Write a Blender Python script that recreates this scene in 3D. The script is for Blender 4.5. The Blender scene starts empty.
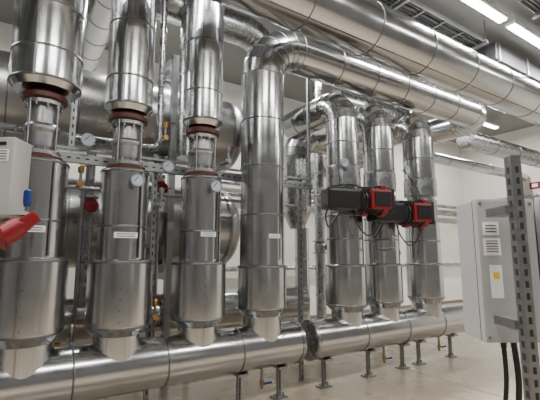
import bpy, bmesh, math, random
from mathutils import Vector, Matrix, Quaternion
random.seed(4)
S=bpy.context.scene
V=Vector

# ------------------------------------------------------------ materials
def mat(name,col,metal=0.0,rough=0.5,noise=0.0,scale=6.0,bump=0.0,bscale=3.0,stretch=None,emit=None,estr=0):
    m=bpy.data.materials.new(name);m.use_nodes=True
    nt=m.node_tree;b=nt.nodes['Principled BSDF']
    b.inputs['Base Color'].default_value=(*col,1)
    b.inputs['Metallic'].default_value=metal
    b.inputs['Roughness'].default_value=rough
    if emit:
        b.inputs['Emission Color'].default_value=(*emit,1);b.inputs['Emission Strength'].default_value=estr
    tc=nt.nodes.new('ShaderNodeTexCoord')
    if noise>0:
        n=nt.nodes.new('ShaderNodeTexNoise');n.inputs['Scale'].default_value=scale;n.inputs['Detail'].default_value=5
        nt.links.new(tc.outputs['Object'],n.inputs['Vector'])
        mr=nt.nodes.new('ShaderNodeMapRange')
        mr.inputs['From Min'].default_value=.3;mr.inputs['From Max'].default_value=.7
        mr.inputs['To Min'].default_value=max(0,rough-noise);mr.inputs['To Max'].default_value=rough+noise
        nt.links.new(n.outputs['Fac'],mr.inputs['Value']);nt.links.new(mr.outputs['Result'],b.inputs['Roughness'])
        mx=nt.nodes.new('ShaderNodeMix');mx.data_type='RGBA'
        mx.inputs['A'].default_value=(*[c*(1-noise) for c in col],1);mx.inputs['B'].default_value=(*[min(1,c*(1+noise)) for c in col],1)
        nt.links.new(n.outputs['Fac'],mx.inputs['Factor']);nt.links.new(mx.outputs['Result'],b.inputs['Base Color'])
    if bump>0:
        n2=nt.nodes.new('ShaderNodeTexNoise');n2.inputs['Scale'].default_value=bscale;n2.inputs['Detail'].default_value=.6
        nt.links.new(tc.outputs['Object'],n2.inputs['Vector'])
        bp=nt.nodes.new('ShaderNodeBump');bp.inputs['Strength'].default_value=bump;bp.inputs['Distance'].default_value=.02
        nt.links.new(n2.outputs['Fac'],bp.inputs['Height']);nt.links.new(bp.outputs['Normal'],b.inputs['Normal'])
    return m
CLAD=mat('aluminium_cladding',(.50,.51,.52),1,.20,.035,6,.11,2.6)
CLAD2=mat('galvanised_cladding',(.38,.39,.40),1,.27,.05,10,.12,3)
CLAD3=mat('dull_vessel_jacket',(.40,.40,.40),1,.30,.04,4,.06,1.5)
SEAM=mat('cladding_seam',(.20,.205,.21),1,.35)
STEEL=mat('cast_steel',(.30,.305,.31),.9,.40,.1,30)
ZINC=mat('galvanised_strut',(.33,.34,.35),.95,.42,.12,30)
DARK=mat('dark_gap',(.02,.02,.022),0,.7)
RUB=mat('oxide_red_rubber',(.075,.018,.012),0,.5,.1,20)
BLK=mat('black_plastic',(.009,.009,.011),0,.38)
RED=mat('signal_red',(.19,.005,.009),0,.4)
WHT=mat('white_label',(.85,.85,.84),0,.5)
ENC=mat('light_grey_enclosure',(.36,.365,.37),0,.45,.03,8)
ENC2=mat('grey_enclosure',(.40,.395,.385),0,.45)
BRS=mat('brass',(.45,.27,.09),1,.35)
BLU=mat('blue_plastic',(.01,.03,.15),0,.35)
YEL=mat('safety_yellow',(.8,.55,.02),0,.5)
GLS=mat('gauge_face',(.50,.60,.70),0,.15)
INK=mat('printed_ink',(.06,.06,.07),0,.6)
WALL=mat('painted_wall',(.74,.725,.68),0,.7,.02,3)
WALLD=mat('dark_reflection_wall',(.11,.11,.113),0,.7,.03,3)  # unseen front and left walls, darkened to put dark bands in cladding reflections
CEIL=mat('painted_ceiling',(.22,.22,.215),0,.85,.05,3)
FLOOR=mat('sealed_concrete',(.40,.34,.26),0,.26,.08,2.2,.04,6)
JNT=mat('floor_joint',(.18,.15,.12),0,.7)
DUCT=mat('dark_duct',(.06,.06,.065),.3,.5)
LAMP=mat('lamp_diffuser',(1,1,1),0,.5,emit=(1,.985,.95),estr=26)

# ------------------------------------------------------------ builder
class B:
    def __init__(s): s.v=[];s.f=[];s.m=[];s.sm=[];s.mats=[]
    def mi(s,m):
        if m not in s.mats:s.mats.append(m)
        return s.mats.index(m)
    def add(s,vs,fs,m,smooth=False):
        o=len(s.v);k=s.mi(m)
        s.v+= [V(q) for q in vs]
        for f in fs: s.f.append([i+o for i in f]);s.m.append(k);s.sm.append(smooth)
    def box(s,c,size,m,rot=None,bev=0.0):
        bm=bmesh.new();bmesh.ops.create_cube(bm,size=1)
        bmesh.ops.scale(bm,vec=V(size),verts=bm.verts)
        if bev>0: bmesh.ops.bevel(bm,geom=bm.edges[:],offset=bev,segments=2,affect='EDGES',profile=.7)
        R=rot.to_matrix() if isinstance(rot,Quaternion) else (rot if rot is not None else Matrix.Identity(3))
        bm.verts.index_update()
        vs=[R@v.co+V(c) for v in bm.verts];fs=[[v.index for v in f.verts] for f in bm.faces]
        bm.free();s.add(vs,fs,m,False)
    def lathe(s,o,ax,prof,m,n=32,sharp=True,caps=True):
        """prof: list of (dist along axis, radius)"""
        o=V(o);ax=V(ax).normalized()
        u=ax.orthogonal().normalized();w=ax.cross(u)
        cs=[(math.cos(2*math.pi*i/n),math.sin(2*math.pi*i/n)) for i in range(n)]
        ring=lambda d,r:[o+ax*d+(u*c+w*q)*r for c,q in cs]
        if sharp:
            for (d0,r0),(d1,r1) in zip(prof,prof[1:]):
                s.add(ring(d0,r0)+ring(d1,r1),[[i,(i+1)%n,n+(i+1)%n,n+i] for i in range(n)],m,True)
        else:
            vs=[];fs=[]
            for d,r in prof: vs+=ring(d,r)
            for k in range(len(prof)-1):
                fs+=[[k*n+i,k*n+(i+1)%n,(k+1)*n+(i+1)%n,(k+1)*n+i] for i in range(n)]
            s.add(vs,fs,m,True)
        if caps:
            for d,r in (prof[0],prof[-1]):
                if r>.001: s.add(ring(d,r),[list(range(n))],m,False)
    def cyl(s,a,b,r,m,n=20):
        a=V(a);b=V(b);s.lathe(a,b-a,[(0,r),((b-a).length,r)],m,n)
    def bead(s,p,ax,r,m=None,w=.012,h=.006):
        s.lathe(p,ax,[(-w,r-.002),(-w*.6,r+h),(w*.6,r+h),(w,r-.002)],m or SEAM,40,False,False)
    def pipe(s,pts,r,m=None,bend=.5,gores=6,n=40,step=1.0,caps=True,seam=True,beads=True):
        m=m or CLAD
        pts=[V(p) for p in pts];P=[pts[0]]
        for i in range(1,len(pts)-1):
            a=(pts[i-1]-pts[i]).normalized();b=(pts[i+1]-pts[i]).normalized()
            ang=a.angle(b);t=bend/math.tan(ang/2)
            c=pts[i]+(a+b).normalized()*(bend/math.sin(ang/2))
            s0=pts[i]+a*t-c;s1=pts[i]+b*t-c;tot=s0.angle(s1);axis=s0.cross(s1).normalized()
            for k in range(gores+1):
                P.append(c+Quaternion(axis,tot*k/gores)@s0)
        P.append(pts[-1])
        D=[(P[i+1]-P[i]).normalized() for i in range(len(P)-1)]
        u=D[0].orthogonal().normalized()
        cs=[(math.cos(2*math.pi*i/n),math.sin(2*math.pi*i/n)) for i in range(n)]
        def ring(p,d,u,nn):
            w=d.cross(u);out=[]
            for c,q in cs:
                x=(u*c+w*q)*r
                x=x-d*(x.dot(nn)/d.dot(nn));out.append(p+x)
            return out
        for i,d in enumerate(D):
            n0=d if i==0 else D[i-1]+d
            n1=d if i==len(D)-1 else d+D[i+1]
            s.add(ring(P[i],d,u,n0)+ring(P[i+1],d,u,n1),[[j,(j+1)%n,n+(j+1)%n,n+j] for j in range(n)],m,True)
            if beads:
                if i>0: s.bead(P[i],n0,r,w=.006,h=.004)
                L=(P[i+1]-P[i]).length
                if L>step*1.2:
                    k=int(L/step)
                    for j in range(1,k+1):
                        s.bead(P[i]+d*(L*j/(k+1)),d,r,w=.009)
            if caps and i==0: s.add(ring(P[0],d,u,d),[list(range(n))],m)
            if caps and i==len(D)-1: s.add(ring(P[-1],d,u,d),[list(range(n))],m)
            if i<len(D)-1:
                u=D[i].rotation_difference(D[i+1])@u
    def tube(s,pts,r,m,n=10):
        pts=[V(p) for p in pts];Q=[]
        for i in range(len(pts)-1):
            p0=pts[max(i-1,0)];p1=pts[i];p2=pts[i+1];p3=pts[min(i+2,len(pts)-1)]
            for k in range(8):
                t=k/8
                Q.append(.5*((2*p1)+(p2-p0)*t+(2*p0-5*p1+4*p2-p3)*t*t+(3*p1-p0-3*p2+p3)*t**3))
        Q.append(pts[-1])
        u=(Q[1]-Q[0]).orthogonal().normalized();vs=[];fs=[]
        for i,q in enumerate(Q):
            d=(Q[min(i+1,len(Q)-1)]-Q[max(i-1,0)]).normalized()
            u=(u-d*u.dot(d)).normalized();w=d.cross(u)
            vs+=[q+(u*math.cos(2*math.pi*j/n)+w*math.sin(2*math.pi*j/n))*r for j in range(n)]
        for i in range(len(Q)-1):
            fs+=[[i*n+j,i*n+(j+1)%n,(i+1)*n+(j+1)%n,(i+1)*n+j] for j in range(n)]
        s.add(vs,fs,m,True);s.add(vs[:n],[list(range(n))],m);s.add(vs[-n:],[list(range(n))],m)
    def bolts(s,o,ax,r,k,m,size=.012,L=.03):
        o=V(o);ax=V(ax).normalized();u=ax.orthogonal().normalized();w=ax.cross(u)
        for i in range(k):
            a=2*math.pi*(i+.5)/k;c=o+(u*math.cos(a)+w*math.sin(a))*r
            s.lathe(c-ax*L,ax,[(0,size),(2*L,size)],m,6)
    def finish(s,name):
        me=bpy.data.meshes.new(name)
        mn=V([min(v[i] for v in s.v) for i in range(3)]);mx=V([max(v[i] for v in s.v) for i in range(3)])
        o=V(((mn.x+mx.x)/2,(mn.y+mx.y)/2,mn.z))
        me.from_pydata([v-o for v in s.v],[],s.f)
        for m in s.mats: me.materials.append(m)
        me.polygons.foreach_set('material_index',s.m);me.polygons.foreach_set('use_smooth',s.sm)
        bm=bmesh.new();bm.from_mesh(me);bmesh.ops.recalc_face_normals(bm,faces=bm.faces);bm.to_mesh(me);bm.free()
        ob=bpy.data.objects.new(name,me);ob.location=o;S.collection.objects.link(ob)
        return ob

X=V((1,0,0));Y=V((0,1,0));Z=V((0,0,1))
TH=math.radians(57)
YAW=Matrix.Rotation(TH-math.pi/2,3,'Z')

# ------------------------------------------------------------ room
x0,x1,y0,y1,H=-4.5,13.0,-3.5,7.6,5.45
def slab(name,c,sz,m):
    b=B();b.box(c,sz,m);return b.finish(name)
fl=B();fl.box(((x0+x1)/2,(y0+y1)/2,-.05),(x1-x0+.4,y1-y0+.4,.1),FLOOR)
fl.box((4.62,(y0+y1)/2,.0005),(.008,y1-y0,.003),JNT)
fl.finish('floor')
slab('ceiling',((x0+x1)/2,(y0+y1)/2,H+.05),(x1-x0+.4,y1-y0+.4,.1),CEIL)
slab('wall_back',((x0+x1)/2,y1+.1,H/2),(x1-x0+.4,.2,H),WALL)
slab('wall_front',((x0+x1)/2,y0-.1,H/2),(x1-x0+.4,.2,H),WALLD)
slab('wall_left',(x0-.1,(y0+y1)/2,H/2),(.2,y1-y0,H),WALLD)
slab('wall_right',(x1+.1,(y0+y1)/2,H/2),(.2,y1-y0,H),WALL)
slab('baseboard_back',((x0+x1)/2,y1-.01,.05),(x1-x0,.02,.1),JNT)
slab('baseboard_right',(x1-.01,(y0+y1)/2,.05),(.02,y1-y0-.04,.1),JNT)

# ------------------------------------------------------------ header pipes with feet
HY=3.75
def foot(b,x,y,top):
    b.box((x,y,.008),(.16,.12,.016),ZINC)
    b.box((x,y,top/2),(.041,.041,top),ZINC)
    b.box((x,y-.022,top/2),(.014,.003,top*.8),DARK)
    b.cyl((x-.06,y,.0),(x-.06,y,.05),.008,STEEL,8);b.cyl((x+.06,y,.0),(x+.06,y,.05),.008,STEEL,8)
    b.lathe((x,y,.06),Z,[(0,.03),(.02,.03)],STEEL,6)
def header(xa,xb,r,z,feet,name):
    b=B();b.pipe([(xa,HY,z),(xb,HY,z)],r,CLAD,step=.82)
    for x,s in ((xa,-1),(xb,1)):
        b.lathe((x,HY,z),X*s,[(-.03,r+.006),(.012,r+.006),(.02,r-.01),(.02,0.0)],CLAD2,40,True,False)
    for x in feet:
        foot(b,x,HY+.0,z-r+.01)
        b.box((x,HY,z-r-.012),(.12,.2,.024),ZINC)
    return b.finish(name)
header(-2.6,2.76,.225,.57,(-1.2,.45,2.05,2.55),'header_pipe')
header(2.96,6.15,.225,.56,(3.2,3.95,4.62,4.98,5.75),'header_pipe')

def drain(x,z):
    b=B();y=HY-.05
    b.cyl((x,y,z-.21),(x,y,z-.33),.016,STEEL,12);b.lathe((x,y,z-.33),-Z,[(0,.024),(.05,.024)],BRS,8)
    b.cyl((x,y,z-.355),(x,y-.05,z-.355),.008,STEEL,8);b.box((x+.04,y-.055,z-.355),(.1,.012,.022),BLU,bev=.003)
    b.lathe((x,y,z-.38),-Z,[(0,.018),(.04,.015)],BRS,12);b.finish('drain_ball_valve')
drain(2.3,.57);drain(4.2,.56);drain(5.4,.56)

# ------------------------------------------------------------ gauges / labels
def gauge(p,d,name='pressure_gauge'):
    b=B();p=V(p);d=V(d).normalized()
    b.cyl(p,p+d*.06,.010,BRS,10)
    q=p+d*.06
    b.lathe(q,d,[(0,.055),(.03,.055),(.036,.062),(.042,.062),(.042,.051)],STEEL,28,True,False)
    b.lathe(q,d,[(0,.052),(.036,.052)],GLS,28)
    r=q+d*.038;u=d.cross(Z).normalized()
    b.box(r+(u+Z)*.012,(.007,.004,.055),INK,rot=Matrix.Rotation(.7,3,'Y'))
    return b.finish(name)
def tag(p,w=.13,h=.04,d=(0,-1,0),name='pipe_label'):
    b=B();p=V(p);d=V(d).normalized();rot=(-Y).rotation_difference(d)
    b.box(p,(w,.004,h),WHT,rot=rot)
    for k in (-.2,.2): b.box(p+d*.003+Z*h*k,(w*.75,.002,h*.12),INK,rot=rot)
    return b.finish(name)

# ------------------------------------------------------------ riser columns 1-3
def stub(b,x,r,z0,rs,zb):
    b.lathe((x,HY,z0),Z,[(0,r),(zb-z0,r)],CLAD,44,True,False)
    b.lathe((x,HY,zb-.07),Z,[(0,r+.003),(.07,rs+.002),(.075,rs+.002)],CLAD2,44,True,False)
TOP=5.44
def riser(x,rm,rs,ru,zs0,zs1,zm,zu,seams):
    b=B();stub(b,x,rm-.012,.62,rs,zs0)
    b.lathe((x,HY,zs0),Z,[(0,rs),(zs1-zs0,rs),(zs1-zs0+.012,rm)],CLAD,44,True,False)
    b.bead((x,HY,zs0+.01),Z,rs);b.bead((x,HY,zs1-.015),Z,rs)
    b.lathe((x,HY,zs1),Z,[(0,rm),(zm-zs1,rm),(zm-zs1,.08)],CLAD,44,True,False)
    b.bead((x,HY,zs1+.3),Z,rm,h=.003);b.bead((x,HY,zm-.02),Z,rm)
    b.box((x+.1,HY-rm+.013,(zs1+zm)/2),(.012,.012,zm-zs1-.05),SEAM,rot=Matrix.Rotation(.45,3,'Z'))
    for k in range(6):
        b.lathe((x-.05,HY-rs+.004,zs0+.06+k*(zs1-zs0-.1)/5),-Y,[(0,.007),(.006,.004)],STEEL,8)
    b.finish('insulated_riser_pipe')
    b=B();L=zu-zm;q=(x,HY,zm)
    b.lathe(q,Z,[(0,.165),(.012,.175),(.04,.175),(.052,.16)],RUB,36)
    b.lathe((x,HY,zm+.052),Z,[(0,.15),(.035,.15)],STEEL,36)
    b.lathe((x,HY,zm+.087),Z,[(0,.105),(.04,.12),(L*.25,.125),(L*.3,.14),(L*.34,.14),(L*.38,.12),(L-.27,.115),(L-.21,.105)],STEEL,32)
    b.lathe((x,HY,zu-.125),Z,[(0,.15),(.035,.15)],STEEL,36)
    b.lathe((x,HY,zu-.09),Z,[(0,.16),(.012,.178),(.05,.178),(.09,.12)],RUB,36)
    b.bolts((x,HY,zm+.06),Z,.135,10,ZINC,.011,.05);b.bolts((x,HY,zu-.1),Z,.135,10,ZINC,.011,.05)
    for k in range(4):
        a=math.pi/4+k*math.pi/2;c=V((x+math.cos(a)*.145,HY+math.sin(a)*.145,0))
        b.cyl(c+Z*(zm+.05),c+Z*(zu-.09),.008,ZINC,8)
    b.finish('flanged_expansion_joint')
    b=B()
    b.lathe((x,HY,zu),Z,[(0,.1),(0,ru-.035),(.05,ru),(TOP-zu,ru)],CLAD,44,True,False)
    b.bead((x,HY,zu+.06),Z,ru)
    for z in seams: b.bead((x,HY,z),Z,ru)
    b.box((x-.1,HY-ru+.013,(zu+TOP)/2),(.012,.012,TOP-zu-.1),SEAM,rot=Matrix.Rotation(-.35,3,'Z'))
    b.lathe((x,HY,seams[-1]),Z,[(0,ru+.012),(.22,ru+.012),(.22,ru)],CLAD2,44,True,False)
    b.finish('insulated_drop_pipe')
riser(.12,.225,.275,.275,.93,1.52,2.32,2.93,[3.25,3.65,4.0])
riser(.82,.215,.275,.215,.93,1.50,2.32,2.88,[3.2,3.75,4.1])
riser(1.58,.205,.27,.205,.93,1.48,2.34,2.88,[3.25,3.8,4.25])
gauge((.86,HY-.2,2.20),(.0,-1,0));gauge((1.62,HY-.19,2.22),(.0,-1,0))
tag((.80,HY-.222,1.72),.2,.05,(.02,-1,0));tag((1.58,HY-.212,1.75),.16,.045)
tag((2.33,HY-.252,1.75),.14,.045);tag((.10,HY-.232,1.75),.18,.05)
# ------------------------------------------------------------ column 4 with overhead run
b=B();x=2.33;stub(b,x,.21,.62,.27,.97)
b.lathe((x,HY,.97),Z,[(0,.27),(.46,.27),(.475,.245)],CLAD,44,True,False)
b.bead((x,HY,.98),Z,.27);b.bead((x,HY,1.42),Z,.27)
b.pipe([(x,HY,1.44),(x,HY,4.10),(7.2,HY,4.10),(7.2,5.6,4.10),(7.2,5.6,5.4)],.25,CLAD,bend=.48,gores=6,step=.7)
b.box((x+.08,HY-.237,2.55),(.012,.012,2.1),SEAM,rot=Matrix.Rotation(.35,3,'Z'))
b.finish('overhead_supply_pipe')
b=B();b.pipe([(-4.4,3.0,4.21),(12.9,3.0,4.21)],.31,CLAD,step=1.0)
b.box((4.3,3.0-.14,4.21-.278),(17,.02,.008),SEAM,rot=Matrix.Rotation(.48,3,'X'));b.finish('overhead_main_pipe')
b=B();b.pipe([(4.4,4.75,4.15),(6.4,4.75,4.15)],.2,CLAD2,step=1.1);b.finish('overhead_return_pipe')
b=B();b.pipe([(7.9,4.5,4.0),(12.9,4.5,4.0)],.2,CLAD2,step=1.1);b.finish('overhead_return_pipe')
b=B();b.pipe([(7.9,5.6,3.9),(12.9,5.6,3.9)],.13,CLAD,step=1.1);b.finish('overhead_return_pipe')
# rectangular duct near the ceiling
b=B();b.box((9.7,3.3,5.0),(6.2,.36,.3),DUCT,bev=.01)
for i in range(7): b.box((6.7+i*1.0,3.3,5.0),(.04,.41,.35),ZINC,bev=.004)
b.finish('ventilation_duct')
# ------------------------------------------------------------ columns 5-7
def riser2(x,r,rs):
    b=B();stub(b,x,r-.02,.62,rs,.92)
    b.lathe((x,HY,.92),Z,[(0,rs),(.5,rs),(.515,r+.02)],CLAD,44,True,False)
    b.bead((x,HY,.93),Z,rs);b.bead((x,HY,1.41),Z,rs)
    b.lathe((x,HY,1.43),Z,[(0,r+.02),(.62,r+.02),(.64,r)],CLAD,44,True,False)
    b.bead((x,HY,1.75),Z,r+.02);b.bead((x,HY,2.05),Z,r+.02)
    b.lathe((x,HY,2.07),Z,[(0,r),(.3,r),(.31,r-.03),(.36,r-.03),(.37,r+.012),(.62,r+.012),(.64,r)],CLAD2,44,True,False)
    b.pipe([(x,HY,2.7),(x,HY,3.60),(x,4.9,3.60)],r,CLAD,bend=.27,gores=5,step=.4)
    b.finish('insulated_riser_pipe')
riser2(3.6,.215,.26);riser2(4.3,.215,.255);riser2(5.22,.23,.26)

# actuators
def actuator(px,z):
    b=B();y=HY-.29;c=V((px,y-.13,z));d=V((1,-.28,0)).normalized();rot=X.rotation_difference(d)
    b.cyl((px,HY-.2,z),(px,y-.05,z),.06,STEEL,20)
    b.lathe((px,HY-.22,z),-Y,[(0,.1),(.04,.1)],STEEL,24)
    b.box(c-d*.20,(.42,.25,.24),BLK,rot=rot,bev=.035)
    b.box(c-d*.19+Z*.13,(.30,.14,.03),BLK,rot=rot,bev=.006)
    b.lathe(c+d*.0,d,[(0,.12),(.03,.15),(.26,.16),(.3,.175),(.36,.175)],BLK,32)
    for i in range(5): b.lathe(c+d*(.05+i*.042),d,[(0,.168),(.014,.168)],BLK,32)
    b.lathe(c+d*.29,d,[(0,.19),(.06,.2),(.08,.17)],RED,36)
    b.box(c+d*.41,(.09,.27,.30),BLK,rot=rot,bev=.02)
    b.box(c+d*.20-V((0,.15,0)),(.28,.09,.24),RED,rot=rot,bev=.03)
    b.box(c+d*.20-V((0,.2,0)),(.21,.018,.17),BLK,rot=rot,bev=.004)
    b.lathe(c+d*.1-Z*.13,-Z,[(0,.06),(.05,.05),(.06,.03)],RED,20)
    b.tube([c-d*.35-Z*.07,c-d*.4-Z*.2,c-d*.28-Z*.32+Y*.1,c-d*.1-Z*.12+Y*.15],.010,BLK)
    b.tube([c+d*.30-Z*.13,c+d*.33-Z*.25,c+d*.2-Z*.42+Y*.03,c+d*.0-Z*.3-Y*.02,c-d*.05-Z*.1],.009,BLK)
    b.finish('electric_valve_actuator')
actuator(3.39,2.20);actuator(4.16,2.09)

# ------------------------------------------------------------ pressure vessels behind
def vessel(z,xa,xb,r,name='insulated_storage_vessel'):
    b=B();y=5.45
    b.pipe([(xa,y,z),(xb,y,z)],r,CLAD3,step=.8,n=56,caps=False)
    b.lathe((xb,y,z),X,[(-.1,r+.015),(0,r+.015),(.0,r),(.07,r*.93),(.13,r*.75),(.17,r*.45),(.18,0)],CLAD3,56,False,False)
    b.lathe((xa,y,z),-X,[(0,r),(.07,r*.93),(.13,r*.75),(.17,r*.45),(.18,0)],CLAD3,56,False,False)
    for xx in (xa+1.0,xb-1.0):
        b.box((xx,y,z-r-.05),(.12,.6,.16),ZINC)
        b.cyl((xx,y,z+r-.02),(xx,y,z+r+.14),.07,STEEL,20);b.lathe((xx,y,z+r+.12),Z,[(0,.12),(.04,.12)],STEEL,24);b.bolts((xx,y,z+r+.14),Z,.095,8,ZINC,.01,.03)
    b.finish(name)
vessel(1.95,-3.8,2.62,.56);vessel(3.4,-3.8,2.68,.54)
b=B()
for xx in (-2.8,1.62):
    for yy in (4.83,6.07):
        b.box((xx,yy,2.1),(.08,.08,4.2),ZINC)
    for zz in (1.28,2.74): b.box((xx,5.45,zz),(.08,1.2,.08),ZINC)
    b.box((xx,5.45,4.16),(.08,1.3,.08),ZINC)
b.finish('vessel_support_rack')
b=B();b.pipe([(-3.5,5.1,.82),(3.9,5.1,.82)],.24,CLAD,step=1.0)
for xx in (-2,0,2,3.5): b.box((xx,5.1,.3),(.05,.05,.6),ZINC);b.box((xx,5.1,.006),(.16,.16,.012),ZINC)
b.finish('return_header_pipe')
b=B();b.pipe([(3.95,5.25,2.25),(3.95,5.25,3.60),(6.0,5.25,3.60),(6.0,7.59,3.60)],.24,CLAD2,bend=.4)
b.lathe((3.95,5.25,2.25),-Z,[(0,.24),(.25,.13),(.27,.13)],CLAD2,36)
b.pipe([(4.05,5.25,2.0),(4.05,5.25,.25),(4.05,7.55,.25)],.12,CLAD,bend=.2,step=.6)
b.finish('insulated_manifold_pipe')

b=B();b.pipe([(1.75,4.55,2.75),(1.75,4.55,5.4)],.16,CLAD2,step=.6);b.finish('vertical_branch_pipe')
b=B();b.pipe([(.25,4.6,5.4),(.25,4.6,4.55),(-3,4.6,4.55)],.22,CLAD,bend=.4);b.finish('elbowed_branch_pipe')
b=B();b.pipe([(1.2,4.75,4.85),(3.05,4.75,4.85),(3.05,4.75,2.9)],.22,CLAD2,bend=.45,gores=8);b.finish('elbowed_branch_pipe')
b=B();b.pipe([(.78,4.15,5.43),(.78,4.15,4.85),(.78,7.58,4.85)],.19,CLAD,bend=.3,step=.6);b.finish('elbowed_branch_pipe')
# thin vertical pipes with gate valves, behind the right-hand risers and between the left ones
def drop(x,y,z0,z1,r,zv):
    b=B();b.pipe([(x,y,z0),(x,y,zv-.12)],r,CLAD2,step=.5,n=24);b.pipe([(x,y,zv+.12),(x,y,z1)],r,CLAD2,step=.5,n=24)
    for s in (-.12,.10): b.lathe((x,y,zv+s),Z,[(0,r+.045),(.02,r+.045)],STEEL,24);b.bolts((x,y,zv+s+.01),Z,r+.028,6,ZINC,.008,.02)
    b.lathe((x,y,zv-.1),Z,[(0,r*.9),(.06,r*1.15),(.14,r*1.15),(.2,r*.9)],STEEL,24)
    b.cyl((x,y-r*.8,zv),(x,y-r-.14,zv),.012,STEEL,10)
    b.lathe((x,y-r-.12,zv),-Y,[(0,.07),(.015,.075),(.02,.06)],RED,20)
    b.finish('valved_drop_pipe')
drop(5.0,5.9,0,5.4,.10,1.7);drop(6.55,5.9,0,5.4,.12,1.9);drop(7.9,6.6,0,5.4,.10,1.6);drop(2.0,4.55,1.0,2.55,.06,1.7)
drop(.62,4.5,1.02,2.7,.05,2.05);drop(1.34,4.5,1.02,2.7,.05,2.3)
b=B()
for z in (1.25,2.85,3.1): b.pipe([(3.4,7.45,z),(12.9,7.45,z)],.05,CLAD2,step=1.4,n=20)
b.finish('wall_pipe_run')

# ------------------------------------------------------------ strut frame
def slotted(b,a,c,w,h,face,m=ZINC,step=.08,sl=.035,sw=.014):
    a=V(a);c=V(c);d=(c-a).normalized();L=(c-a).length;f=V(face).normalized();s=d.cross(f)
    rot=Matrix((d,s,f)).transposed()
    b.box((a+c)/2,(L,w,h),m,rot=rot)
    n=int(L/step)
    for i in range(n):
        p=a+d*(i+.5)*step
        b.box(p+f*(h/2),(sl,sw,.003),DARK,rot=rot)
b=B()
slotted(b,(-1.2,4.05,2.46),(3.3,4.05,2.46),.09,.05,(0,-1,0))
b.box((1.05,4.05,2.55),(4.5,.045,.02),ZINC)
slotted(b,(3.14,4.11,0),(3.14,4.11,2.62),.045,.045,(0,-1,0))
slotted(b,(-1.0,4.11,0),(-1.0,4.11,2.62),.045,.045,(0,-1,0))
slotted(b,(1.2,4.11,0),(1.2,4.11,2.62),.045,.045,(0,-1,0))
b.finish('strut_pipe_frame')
def hanger(x,y,z0,z1=5.44,w=.05):
    b=B();slotted(b,(x,y,z0),(x,y,z1),w,w,(0,-1,0),sw=w*.28);b.finish('slotted_hanger_strut')
hanger(.38,4.1,2.58);hanger(3.3,4.1,2.2,w=.035);hanger(1.02,4.42,2.6)

def sensor(x,y,z,col=BRS):
    b=B()
    b.cyl((x,y+.12,z),(x,y-.06,z),.018,STEEL,12)
    b.lathe((x,y-.06,z),-Y,[(0,.03),(.05,.03)],col,6)
    b.cyl((x,y-.085,z),(x,y-.085,z+.1),.014,STEEL,10)
    b.lathe((x,y-.085,z+.1),Z,[(0,.026),(.05,.03),(.07,.02)],col,16)
    b.box((x+.04,y-.085,z+.17),(.12,.018,.012),RED,bev=.003)
    b.finish('brass_shutoff_valve')
sensor(.46,4.0,2.2);sensor(1.22,3.95,2.75);sensor(1.2,4.0,.95);sensor(.47,3.98,.78,STEEL)
sensor(1.2,3.95,2.05,STEEL);sensor(1.95,3.95,2.6,STEEL);sensor(2.7,4.0,2.3,STEEL);sensor(4.0,3.4,1.62,STEEL)
gauge((4.62,HY-.15,2.75),(0,-1,0));gauge((1.26,3.95,2.45),(0,-1,0));gauge((.50,4.0,2.62),(0,-1,0))
gauge((3.42,HY-.15,2.7),(-.2,-1,0))
b=B()
b.tube([(3.37,3.62,2.62),(3.3,3.5,2.5),(3.3,3.5,2.3),(3.4,3.55,2.2)],.008,BLK)
b.tube([(4.75,3.6,2.7),(4.85,3.5,2.4),(4.8,3.6,1.9),(4.9,3.7,1.5)],.008,BLK);b.finish('sensor_cable')
b=B();b.cyl((-1,4.18,2.2),(3.1,4.18,2.2),.02,STEEL,12);b.cyl((.52,4.2,.5),(.52,4.2,2.2),.018,STEEL,12);b.cyl((1.28,4.2,.5),(1.28,4.2,2.2),.014,STEEL,12)
b.pipe([(-1,4.35,2.75),(1.3,4.35,2.75),(1.3,4.35,5.4)],.035,CLAD2,bend=.1,n=20,beads=False);b.finish('small_bore_pipework')

b=B()
for k in range(10): b.box((.55,6.0,.05+k*.1),(.09,.09,.1),YEL if k%2 else BLK)
b.finish('hazard_striped_post')

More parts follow.
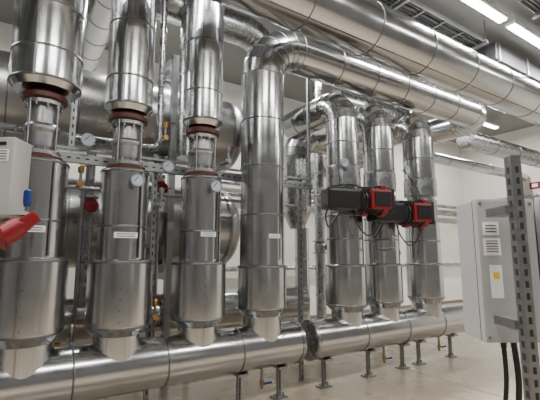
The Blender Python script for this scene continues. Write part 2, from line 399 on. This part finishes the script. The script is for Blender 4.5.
# ------------------------------------------------------------ foreground strut + enclosures (right)
F2=V((math.cos(TH),math.sin(TH),0));R2=V((math.sin(TH),-math.cos(TH),0))
def loc(t,u,z): return F2*t+R2*(u*t)+Z*z
b=B();p=loc(1.72,.637,0)
slotted(b,p,p+Z*1.99,.042,.05,-F2,ZINC,step=.05,sl=.028,sw=.014)
q=p-R2*.022
slotted(b,q,q+Z*1.99,.05,.004,-R2,ZINC,step=.05,sl=.028,sw=.018)
b.box(p+Z*.006,(.18,.18,.012),ZINC,rot=YAW)
for z in (1.25,1.75): b.box(p+F2*.1+R2*.0+Z*z,(.08,.16,.04),ZINC,rot=YAW)
b.finish('slotted_strut_upright')
def enclosure(t,u0,u1,z0,z1,dep,name,m,labels=True):
    b=B();w=(u1-u0)*t;c=loc(t,(u0+u1)/2,(z0+z1)/2)
    b.box(c+F2*(dep/2+.035),(w-.012,dep-.03,z1-z0-.012),m,rot=YAW,bev=.008)
    b.box(c+F2*.044,(w-.006,.006,z1-z0-.006),DARK,rot=YAW)
    b.box(c+F2*.02,(w,.04,z1-z0),m,rot=YAW,bev=.01)
    for k in (-1,1):
        for j in (-1,1):
            b.lathe(c+R2*k*(w/2-.02)+Z*j*((z1-z0)/2-.025),-F2,[(0,.009),(.003,.008)],STEEL,12)
    if labels:
        lc=c-R2*(w/2-.065)+Z*.2
        b.box(lc,(.08,.003,.065),WHT,rot=YAW)
        for k in range(3): b.box(lc-F2*.002+Z*(.015-.015*k),(.055,.002,.005),INK,rot=YAW)
        lc=lc-Z*.09;b.box(lc,(.085,.003,.085),WHT,rot=YAW)
        for k in range(5): b.box(lc-F2*.002+Z*(.028-.013*k),(.06,.002,.004),INK,rot=YAW)
        lc=lc-Z*.17+R2*.01;b.box(lc,(.06,.003,.16),WHT,rot=YAW);b.box(lc-F2*.002+Z*.03,(.03,.002,.03),YEL,rot=YAW)
    return b.finish(name)
enclosure(1.95,.532,.680,1.13,1.83,.2,'electrical_enclosure',ENC)
enclosure(1.97,.695,.86,1.15,1.84,.2,'electrical_enclosure',ENC,False)
b=B()
for i,u in enumerate((.575,.60,.635)):
    a=loc(2.03,u,1.14)
    b.lathe(a,-Z,[(0,.022),(.02,.022),(.02,.015),(.05,.013)],BLK,16)
    b.tube([a-Z*.03,a-Z*.2+R2*.01*i,a-Z*.45-R2*(.02-.02*i),a-Z*.75+R2*(.06+.03*i),a-Z*(1.1)+R2*.25+F2*.05*i],.011+.003*(i%2),BLK)
b.finish('power_cable')

# ------------------------------------------------------------ left junction box + connector
b=B();c=loc(2.2,-.765,2.0)
b.box(c+F2*.09,(.40,.15,.46),ENC2,rot=YAW,bev=.012);b.box(c+F2*.01,(.40,.03,.46),ENC2,rot=YAW,bev=.008)
b.box(c-F2*.008+R2*.11+Z*.12,(.13,.003,.07),WHT,rot=YAW)
for k in range(4): b.box(c-F2*.011+R2*.11+Z*(.145-.016*k),(.11,.002,.005),INK,rot=YAW)
b.box(c-F2*.008+R2*.13+Z*.19,(.05,.003,.02),BLK,rot=YAW)
b.box(c+F2*.2-R2*.17+Z*(-.9),(.05,.05,2.2),ZINC,rot=YAW);b.box(c+F2*.2-R2*.17+Z*(-1.99),(.2,.2,.02),ZINC,rot=YAW)
b.finish('junction_box')
b=B();c=loc(2.2,-.618,1.745);d=(-R2*.62-F2*.45-Z*.62).normalized()
b.box(c,(.07,.09,.09),RED,rot=Z.rotation_difference(d).to_matrix(),bev=.012)
b.box(c+R2*(-.05)+Z*.035,(.09,.09,.02),ENC2,rot=YAW)
b.lathe(c-Z*.0,d,[(0,.04),(.05,.048),(.05,.058),(.09,.06),(.16,.06),(.16,.05),(.10,.048),(.10,0)],RED,28,True,False)
b.box(c+d*.165+(R2*.0-Z*.0),(.125,.125,.010),RED,rot=(Z.rotation_difference((d+Z*.35-F2*.1).normalized())).to_matrix(),bev=.004)
b.finish('red_industrial_socket')
b=B();c=loc(2.2,-.628,1.85)
b.lathe(c,V((0,0,1)),[(-.03,.016),(.0,.022),(.06,.022),(.07,.012)],BLU,24);b.lathe(c,-Z,[(.02,.012),(.08,.01)],STEEL,12);b.finish('blue_cable_plug')

# ------------------------------------------------------------ overhead: trays, lamps
def tray(y,z,xa,xb,w=.3):
    b=B()
    for s in (-1,1): b.box(((xa+xb)/2,y+s*w/2,z),(xb-xa,.015,.07),ZINC)
    n=int((xb-xa)/.5)
    for i in range(n): b.box((xa+.25+i*.5,y,z-.02),(.03,w,.02),ZINC)
    for i in range(int((xb-xa)/2)+1):
        for s in (-1,1): b.cyl((xa+.3+i*2,y+s*(w/2+.03),z-.06),(xa+.3+i*2,y+s*(w/2+.03),5.44),.007,ZINC,8)
        b.box((xa+.3+i*2,y,z-.055),(.04,w+.12,.04),ZINC)
    for o,r in ((-.09,.02),(-.03,.022),(.04,.018),(.09,.016)):
        b.tube([(xa,y+o,z+.01),((xa+xb)/2,y+o+.01,z+.015),(xb,y+o,z+.01)],r,BLK)
    b.finish('cable_ladder_tray')
tray(3.3,5.1,-4,6.4);tray(2.2,5.15,-4,12.8);tray(3.9,5.2,4.5,12.8,.4)
def lamp(x,y,z=5.12,L=1.45,e=108):
    b=B();b.box((x,y,z+.04),(L,.16,.05),WHT,bev=.01)
    b.box((x,y,z+.005),(L-.05,.11,.03),LAMP,bev=.008)
    for s in (-.5,.5): b.cyl((x+s,y,z+.06),(x+s,y,5.44),.006,ZINC,8)
    b.finish('linear_ceiling_lamp')
    l=bpy.data.lights.new('lamp_light','AREA');l.shape='RECTANGLE';l.size=L-.05;l.size_y=.11;l.energy=e;l.color=(1,.975,.935)
    o=bpy.data.objects.new('lamp_light',l);o.location=(x,y,z-.02);S.collection.objects.link(o)
for x in (-2.9,-1.2,.6,2.4,5.35,7.0,8.7,10.4): lamp(x,2.72)
for x in (-2,1.75,4.6,8.8,10.8): lamp(x,5.6,5.2)
for x in (-2,1,4,7,10): lamp(x,-.4)

b=B();b.cyl((12.9,1,3.0),(12.9,7.3,3.0),.06,CLAD2,16);b.cyl((12.9,1,3.3),(12.9,7.3,3.3),.04,CLAD2,16);b.finish('wall_conduit')
b=B();b.box((12.985,5.35,3.62),(.02,.3,.2),RED);b.box((12.97,5.35,3.62),(.01,.15,.1),WHT);b.finish('fire_safety_sign')

w=bpy.data.worlds.new('w');S.world=w;w.use_nodes=True
w.node_tree.nodes['Background'].inputs[0].default_value=(.8,.85,.9,1);w.node_tree.nodes['Background'].inputs[1].default_value=.3
cd=bpy.data.cameras.new('cam');cd.sensor_width=36;cd.lens=36*390/540;cd.clip_start=.05
co=bpy.data.objects.new('camera',cd);S.collection.objects.link(co);co.location=(0,0,1.55)
co.rotation_euler=(math.radians(98),0,TH-math.pi/2)
S.camera=co
